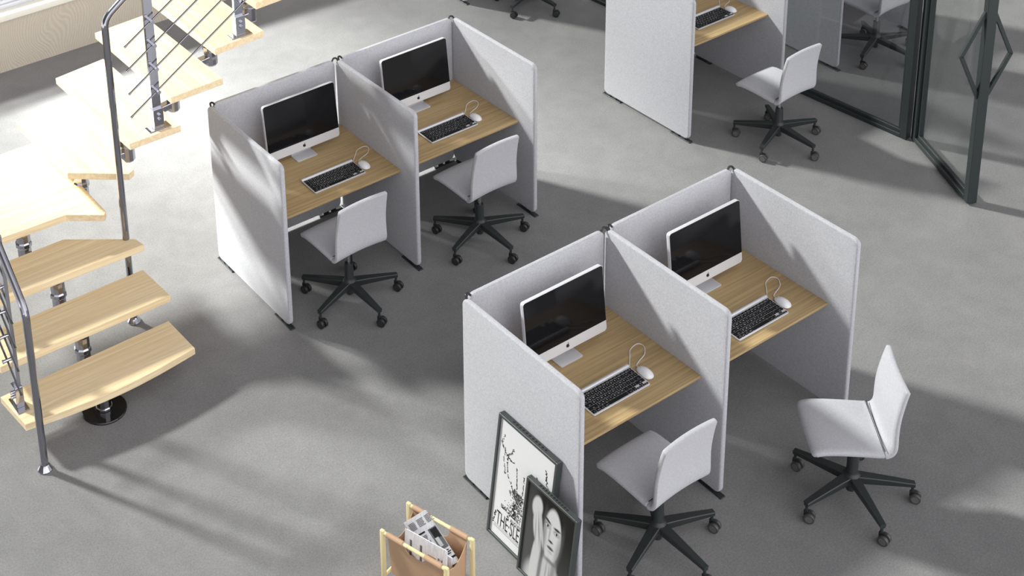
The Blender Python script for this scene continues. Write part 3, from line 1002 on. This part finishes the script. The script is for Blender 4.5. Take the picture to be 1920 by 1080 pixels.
def leaf(u, v, ang, ln, wd, mi):
    c, s = math.cos(ang), math.sin(ang)
    pts = []
    for i in range(8):
        a = 2 * PI * i / 8
        x, y = ln * math.cos(a), wd * math.sin(a)
        pts.append(P1(u + (x * c - y * s) / iw, v + (x * s + y * c) / ih))
    poly(b, pts, mi)
def branch(path, n, ln, wd, spread, mi=1):
    path = [Vector((*q, 0)) for q in path]
    sp = smooth_path(path, 8)
    for i in range(n):
        q = sp[min(len(sp) - 2, int((len(sp) - 1) * i / n))]; w = sp[min(len(sp) - 1, int((len(sp) - 1) * i / n) + 1)]
        d = (w - q)
        a = math.atan2(d.y * ih, d.x * iw) + rnd.uniform(-0.9, 0.9)
        leaf(q.x + rnd.uniform(-1, 1) * spread, q.y + rnd.uniform(-1, 1) * spread * 0.6, a, ln * rnd.uniform(0.6, 1.2), wd * rnd.uniform(0.7, 1.2), mi if rnd.random() < 0.75 else 2)
# antlers
branch([(0.09, 0.13), (0.06, 0.20), (0.12, 0.24), (0.18, 0.29), (0.20, 0.36), (0.24, 0.44), (0.33, 0.50)], 34, 0.0075, 0.0030, 0.012)
branch([(0.12, 0.24), (0.12, 0.32), (0.15, 0.40), (0.17, 0.44)], 22, 0.0070, 0.0028, 0.012, 2)
branch([(0.17, 0.27), (0.24, 0.23), (0.28, 0.18)], 14, 0.0080, 0.0032, 0.010)
branch([(0.19, 0.28), (0.26, 0.29), (0.31, 0.28)], 9, 0.0080, 0.0034, 0.006)
branch([(0.36, 0.31), (0.38, 0.40), (0.40, 0.48)], 15, 0.0090, 0.0026, 0.006)
branch([(0.50, 0.33), (0.51, 0.42), (0.50, 0.49)], 13, 0.0085, 0.0026, 0.006)
branch([(0.86, 0.13), (0.88, 0.20), (0.92, 0.27), (0.96, 0.34)], 22, 0.0085, 0.0032, 0.012)
branch([(0.72, 0.24), (0.78, 0.28), (0.86, 0.32), (0.92, 0.36)], 16, 0.0095, 0.0036, 0.010)
# head, neck and body of the stag
for i in range(240):
    t_ = rnd.random()
    cxx = 0.42 + 0.05 * math.sin(t_ * 5) + rnd.gauss(0, 0.055 + 0.03 * t_)
    leaf(cxx, 0.49 + 0.24 * t_, rnd.uniform(-1.2, 1.9), rnd.uniform(0.004, 0.010), rnd.uniform(0.0018, 0.0036), 1 if rnd.random() < 0.55 else 2)
for i in range(50):
    leaf(0.33 + 0.13 * rnd.random(), 0.50 + 0.06 * rnd.random(), 0.9 + rnd.gauss(0, 0.2), 0.010, 0.003, 2)
leaf(0.29, 0.545, 1.2, 0.014, 0.008, 2)
branch([(0.40, 0.62), (0.33, 0.70), (0.30, 0.78)], 26, 0.0075, 0.0032, 0.022)
branch([(0.08, 0.80), (0.06, 0.86), (0.035, 0.91)], 12, 0.0085, 0.0036, 0.010)
def ptext(s, u, v, size, mi=1, rot=0.0, sx=1.0, align='LEFT'):
    tb = text_bm(s, size, 0.0, align)
    put(b, tb, LM @ T(pb + u * iw, ph - pb - v * ih, -0.0093) @ R(rot, 'Z') @ Matrix.Diagonal((sx, 1, 1, 1)), mi)
ptext('THE\u00b7SLE', 0.095, 0.845, 0.125, 1, 0, 0.43)
ptext('2', 0.345, 0.70, 0.088, 1, 0, 0.66)
ptext('1ST', 0.43, 0.725, 0.042, 2, 0, 0.66)
ptext('AUGUST', 0.345, 0.772, 0.036, 1, 0, 0.62)
ptext('BEAR', 0.155, 0.718, 0.036, 1, 0, 0.62)
for v_, u0, u1 in ((0.927, 0.06, 0.95), ):
    poly(b, [P1(u0, v_), P1(u1, v_), P1(u1, v_ + 0.003), P1(u0, v_ + 0.003)], 1)
for r_ in range(2):
    u_ = 0.07
    while u_ < 0.93:
        wd_ = rnd.uniform(0.02, 0.07)
        poly(b, [P1(u_, 0.902 + 0.013 * r_), P1(u_ + wd_, 0.902 + 0.013 * r_), P1(u_ + wd_, 0.906 + 0.013 * r_), P1(u_, 0.906 + 0.013 * r_)], 2)
        u_ += wd_ + 0.012
to_obj('print', b, ['paper', 'ink', 'ink_grey'], p1, smooth=False)

# second poster: black and white portrait drawn by a node graph of soft ellipses
def mat_portrait(w, h):
    mt, n, l, bs = newmat('portrait_print')
    tc = n.new('ShaderNodeTexCoord')
    sep = n.new('ShaderNodeSeparateXYZ')
    l.new(tc.outputs['UV'], sep.inputs[0])
    cur = None
    def val(v):
        x = n.new('ShaderNodeValue'); x.outputs[0].default_value = v; return x.outputs[0]
    def math_(op, a, c=None, d=None):
        x = n.new('ShaderNodeMath'); x.operation = op
        for i, q in enumerate((a, c, d)):
            if q is None: continue
            if isinstance(q, (int, float)): x.inputs[i].default_value = q
            else: l.new(q, x.inputs[i])
        return x.outputs[0]
    U, V = sep.outputs['X'], math_('SUBTRACT', 1.0, sep.outputs['Y'])
    asp = h / w
    base = math_('MULTIPLY_ADD', math_('SMOOTH_MAX', math_('SUBTRACT', V, 0.25), 0.0, 0.2), 0.10, 0.018)
    cur = base
    def ell(cx, cy, rx, ry, rot, g, soft=0.2, amt=1.0):
        nonlocal cur
        du = math_('SUBTRACT', U, cx); dv = math_('MULTIPLY', math_('SUBTRACT', V, cy), asp)
        c, s = math.cos(rot), math.sin(rot)
        x = math_('ADD', math_('MULTIPLY', du, c / rx), math_('MULTIPLY', dv, s / rx))
        y = math_('ADD', math_('MULTIPLY', du, -s / (ry * asp)), math_('MULTIPLY', dv, c / (ry * asp)))
        d = math_('SQRT', math_('ADD', math_('MULTIPLY', x, x), math_('MULTIPLY', y, y)))
        mr = n.new('ShaderNodeMapRange'); mr.interpolation_type = 'SMOOTHSTEP'
        mr.inputs['From Min'].default_value = 1 + soft; mr.inputs['From Max'].default_value = 1 - soft
        mr.inputs['To Max'].default_value = amt
        l.new(d, mr.inputs['Value'])
        mx = n.new('ShaderNodeMix'); mx.data_type = 'FLOAT'
        l.new(mr.outputs[0], mx.inputs[0]); l.new(cur, mx.inputs[2]); mx.inputs[3].default_value = g
        cur = mx.outputs[0]
    ell(0.12, 0.62, 0.16, 0.55, 0, 0.10, 0.8)              # grey backdrop on the left
    ell(0.56, 1.00, 0.46, 0.30, 0, 0.62, 0.18)             # shoulders
    ell(0.58, 0.76, 0.16, 0.22, 0, 0.66, 0.25)             # neck
    ell(0.66, 0.78, 0.05, 0.22, 0.1, 0.25, 0.8, 0.7)
    ell(0.30, 0.80, 0.10, 0.34, 0.05, 0.70, 0.15)          # forearm
    ell(0.40, 0.80, 0.035, 0.30, 0.05, 0.14, 0.7, 0.8)
    ell(0.58, 0.36, 0.18, 0.285, 0.0, 0.78, 0.10)          # face
    ell(0.575, 0.52, 0.125, 0.115, 0.0, 0.74, 0.25)        # jaw
    ell(0.42, 0.40, 0.045, 0.20, 0.0, 0.22, 0.9, 0.75)     # shade between hand and face
    ell(0.73, 0.46, 0.05, 0.20, 0.15, 0.22, 0.9, 0.6)      # far cheek turns into shade
    ell(0.23, 0.20, 0.105, 0.12, 0.1, 0.74, 0.2)           # heel of the raised hand
    ell(0.27, 0.37, 0.095, 0.20, -0.1, 0.72, 0.2)          # palm
    ell(0.36, 0.40, 0.030, 0.17, -0.25, 0.62, 0.35)        # fingers along the cheek
    ell(0.31, 0.43, 0.012, 0.15, -0.18, 0.22, 0.8, 0.8)
    ell(0.24, 0.44, 0.010, 0.13, -0.10, 0.28, 0.8, 0.7)
    ell(0.465, 0.235, 0.075, 0.014, 0.32, 0.05, 0.5)       # brows
    ell(0.665, 0.255, 0.070, 0.014, -0.10, 0.05, 0.5)
    ell(0.470, 0.285, 0.060, 0.026, 0.15, 0.20, 0.6, 0.8)  # eye sockets
    ell(0.660, 0.300, 0.058, 0.026, -0.05, 0.20, 0.6, 0.8)
    ell(0.470, 0.290, 0.042, 0.014, 0.15, 0.70, 0.3)
    ell(0.660, 0.304, 0.040, 0.014, -0.05, 0.70, 0.3)
    ell(0.474, 0.289, 0.017, 0.014, 0.0, 0.02, 0.3)        # irises
    ell(0.664, 0.303, 0.017, 0.014, 0.0, 0.02, 0.3)
    ell(0.525, 0.360, 0.016, 0.075, 0.05, 0.34, 0.9, 0.7)  # side of the nose
    ell(0.565, 0.430, 0.045, 0.013, 0.05, 0.05, 0.6)       # nostrils
    ell(0.570, 0.500, 0.066, 0.018, 0.0, 0.20, 0.4)        # mouth
    ell(0.570, 0.503, 0.062, 0.004, 0.0, 0.02, 0.6)
    ell(0.575, 0.545, 0.045, 0.012, 0.0, 0.42, 0.8, 0.7)
    ell(0.585, 0.640, 0.120, 0.022, 0.0, 0.16, 0.8, 0.8)   # under the chin
    ell(0.53, 0.80, 0.012, 0.15, 0.05, 0.30, 0.9, 0.7)     # neck tendons
    ell(0.60, 0.82, 0.010, 0.14, -0.05, 0.32, 0.9, 0.7)
    cb = n.new('ShaderNodeCombineColor')
    cur = math_('MULTIPLY', cur, 0.68)
    for i in range(3): l.new(cur, cb.inputs[i])
    l.new(cb.outputs[0], bs.inputs['Base Color'])
    bs.inputs['Roughness'].default_value = 0.5
    bs.inputs['Coat Weight'].default_value = 0.08
    bs.inputs['Specular IOR Level'].default_value = 0.12
    bs.inputs['Coat Roughness'].default_value = 0.03
    MATS['portrait'] = mt
p2 = thing('framed_poster', 'smaller framed black and white portrait leaning on the larger poster', 'poster', (-0.178, -0.685, 0), 0)
qw, qh, qd, qb = 0.392, 0.585, 0.034, 0.015
poster_frame(p2, qw, qh, qd, qb, (0.095, 0.300, 11), LM)
mat_portrait(qw, qh)
b = bmesh.new()
uvl = b.loops.layers.uv.new('uv')
f = poly(b, [LM @ Vector(q) for q in ((qb, qb, -0.008), (qw - qb, qb, -0.008), (qw - qb, qh - qb, -0.008), (qb, qh - qb, -0.008))])
for lp, uv in zip(f.loops, ((0, 0), (1, 0), (1, 1), (0, 1))):
    lp[uvl].uv = uv
to_obj('print', b, 'portrait', p2, smooth=False)

# ------------------------------------------------------------------ magazine rack with newspapers
rk_ang = math.atan2(-0.394, 0.122)
RC = (-0.641, -0.513)
RKL, RKW, RKH = 0.412, 0.236, 0.350
rack = thing('magazine_rack', 'pale wood magazine rack with a tan leather sling at the bottom edge', 'magazine rack', (RC[0], RC[1], 0), rk_ang)
hx, hy = RKL / 2, RKW / 2
for sy in (-1, 1):
    b = bmesh.new()
    cyl(b, (-hx + 0.006, sy * hy, RKH), (hx - 0.006, sy * hy, RKH), 0.0105, None, 16)
    to_obj('top_rod', b, 'pine', rack)
    for sx in (-1, 1):
        b = bmesh.new()
        q = [(-0.013, -0.010), (0.013, -0.010), (0.013, 0.010), (-0.013, 0.010)]
        prism(b, [(sx * hx + x, sy * (hy - 0.0) + y) for x, y in q], 0.0, RKH + 0.013, 0.004, 2)
        to_obj('leg', b, 'pine', rack)
for sx in (-1, 1):
    b = bmesh.new()
    cyl(b, (sx * hx, -hy + 0.01, 0.05), (sx * hx, hy - 0.01, 0.05), 0.009, None, 14)
    to_obj('cross_rod', b, 'pine', rack)
# leather sling: two long sides with a hand opening, two end walls, bottom, and sleeves round the rods
b = bmesh.new()
lx, th = hx - 0.030, 0.0035
zb = 0.060
tab = 0.105
def sheet(pts, n):
    """solid sheet from outline points (3D) thickened along n"""
    n = Vector(n)
    a = [b.verts.new(Vector(p)) for p in pts]
    c = [b.verts.new(Vector(p) + n * th) for p in pts]
    b.faces.new(a); b.faces.new(c[::-1])
    for i in range(len(pts)):
        j = (i + 1) % len(pts)
        b.faces.new((a[i], c[i], c[j], a[j]))
for sy in (-1, 1):
    y = sy * (hy - 0.004)
    yb = sy * (hy - 0.030)
    zt, zc = RKH, RKH - 0.062
    def yy(z): return yb + (y - yb) * (z - zb) / (zt - zb)
    out = [(-lx, zb), (lx, zb), (lx, zt), (lx - tab, zt), (lx - tab - 0.010, zc + 0.02), (lx - tab - 0.030, zc), (-lx + tab + 0.030, zc), (-lx + tab + 0.010, zc + 0.02), (-lx + tab, zt), (-lx, zt)]
    sheet([(x, yy(z), z) for x, z in out], (0, -sy, 0))
    for s in (-1, 1):
        lathe(b, [(0.0108, 0.0), (0.0148, 0.0), (0.0148, tab), (0.0108, tab)], 18, T(s * (lx - tab / 2) - tab / 2, sy * hy, RKH) @ R(PI / 2, 'Y'))
for sx in (-1, 1):
    pts = []
    ye = hy - 0.006
    for i in range(13):
        a = -1 + 2 * i / 12
        pts.append((sx * lx, a * ye, RKH - 0.020 - 0.075 * (1 - a * a)))
    pts += [(sx * lx, hy - 0.030, zb), (sx * lx, -hy + 0.030, zb)]
    sheet(pts, (-sx, 0, 0))
sheet([(-lx, -hy + 0.030, zb), (lx, -hy + 0.030, zb), (lx, hy - 0.030, zb), (-lx, hy - 0.030, zb)], (0, 0, 1))
to_obj('leather_sling', b, 'leather', rack, angle=30)
RKM = T(RC[0], RC[1], 0) @ R(rk_ang, 'Z')
def newspaper(name, label, w, h, th, M, art):
    """folded paper standing in the rack; local x right, y up, z out of the front page"""
    t = thing(name, label, 'newspaper', (0, 0, 0), 0, 'papers in the magazine rack')
    W_ = RKM @ M
    t.location = W_.translation
    L = T(*(-W_.translation)) @ W_
    b = bmesh.new()
    for i in range(4):
        d = i * th / 4
        prism(b, rrect(w - 0.002 * i, h - 0.003 * i, 0.003, 2, w / 2 + 0.001 * i, h / 2), -d - th / 4 * 0.8, -d, 0.0, 1, L)
    art(b, L)
    return to_obj('pages', b, ['newsprint', 'ink', 'ink_grey', 'photo_tan', 'paper'], t, smooth=False)
simple('photo_tan', (0.42, 0.25, 0.10), 0.7)
def bars(b, L, x, y, w, n, lh, mi, z=0.0006, ragged=0.25):
    for i in range(n):
        ww = w * (1 - ragged * rnd.random())
        poly(b, [L @ Vector(q) for q in ((x, y - i * lh, z), (x + ww, y - i * lh, z), (x + ww, y - i * lh + lh * 0.5, z), (x, y - i * lh + lh * 0.5, z))], mi)
def quad(b, L, x, y, w, h, mi, z=0.0006):
    poly(b, [L @ Vector(q) for q in ((x, y, z), (x + w, y, z), (x + w, y + h, z), (x, y + h, z))], mi)
def art_back(b, L):
    quad(b, L, 0.025, 0.205, 0.085, 0.008, 1); quad(b, L, 0.025, 0.150, 0.085, 0.008, 1)
    for c in range(3):
        bars(b, L, 0.02 + 0.075 * c, 0.275, 0.065, 6, 0.007, 2)
    bars(b, L, 0.02, 0.190, 0.10, 4, 0.007, 2)
    quad(b, L, 0.135, 0.09, 0.075, 0.12, 2); quad(b, L, 0.150, 0.15, 0.055, 0.055, 1, 0.0009); quad(b, L, 0.15, 0.105, 0.03, 0.05, 4, 0.0010)
    bars(b, L, 0.130, 0.075, 0.085, 3, 0.010, 1)
    quad(b, L, 0.130, 0.030, 0.085, 0.010, 1)
def art_front(b, L):
    tb = text_bm('CUANDOVZ', 0.040, 0.0, 'CENTER')
    put(b, tb, L @ T(0.232, 0.12, 0.0008) @ R(PI / 2, 'Z') @ Matrix.Diagonal((0.72, 1, 1, 1)), 1)
    quad(b, L, 0.150, 0.085, 0.052, 0.105, 3); quad(b, L, 0.165, 0.10, 0.022, 0.045, 4, 0.0009)
    for c in range(6):
        quad(b, L, 0.012 + 0.022 * c, 0.02, 0.014, 0.20, 2, 0.0004) if c % 3 == 1 else None
# papers lean across the sling; frames given in the rack's own axes (x along the rods, y across)
def page_matrix(pos, yaw, tilt, roll):
    # start: page in xz plane facing -y
    return T(*pos) @ R(yaw, 'Z') @ R(tilt, 'X') @ R(PI / 2, 'X') @ R(roll, 'Z')
PAGES_BACK = newspaper('newspaper', 'folded newspaper with a dark photo, tilted corner-up in the magazine rack', 0.20, 0.30, 0.012,
          page_matrix((0.034, 0.030, 0.090), 0.0, -0.10, 0.86), art_back)
newspaper('newspaper', 'folded newspaper with a tan picture and sideways masthead in the rack', 0.27, 0.27, 0.010,
          page_matrix((-0.128, -0.045, 0.065), 0.0, -0.12, 0.03), art_front)
newspaper('newspaper', 'thin white folded paper standing edge-on between the two newspapers in the rack', 0.20, 0.22, 0.014,
          page_matrix((-0.050, -0.015, 0.067), 0.0, -0.10, 0.0), lambda b, L: None)
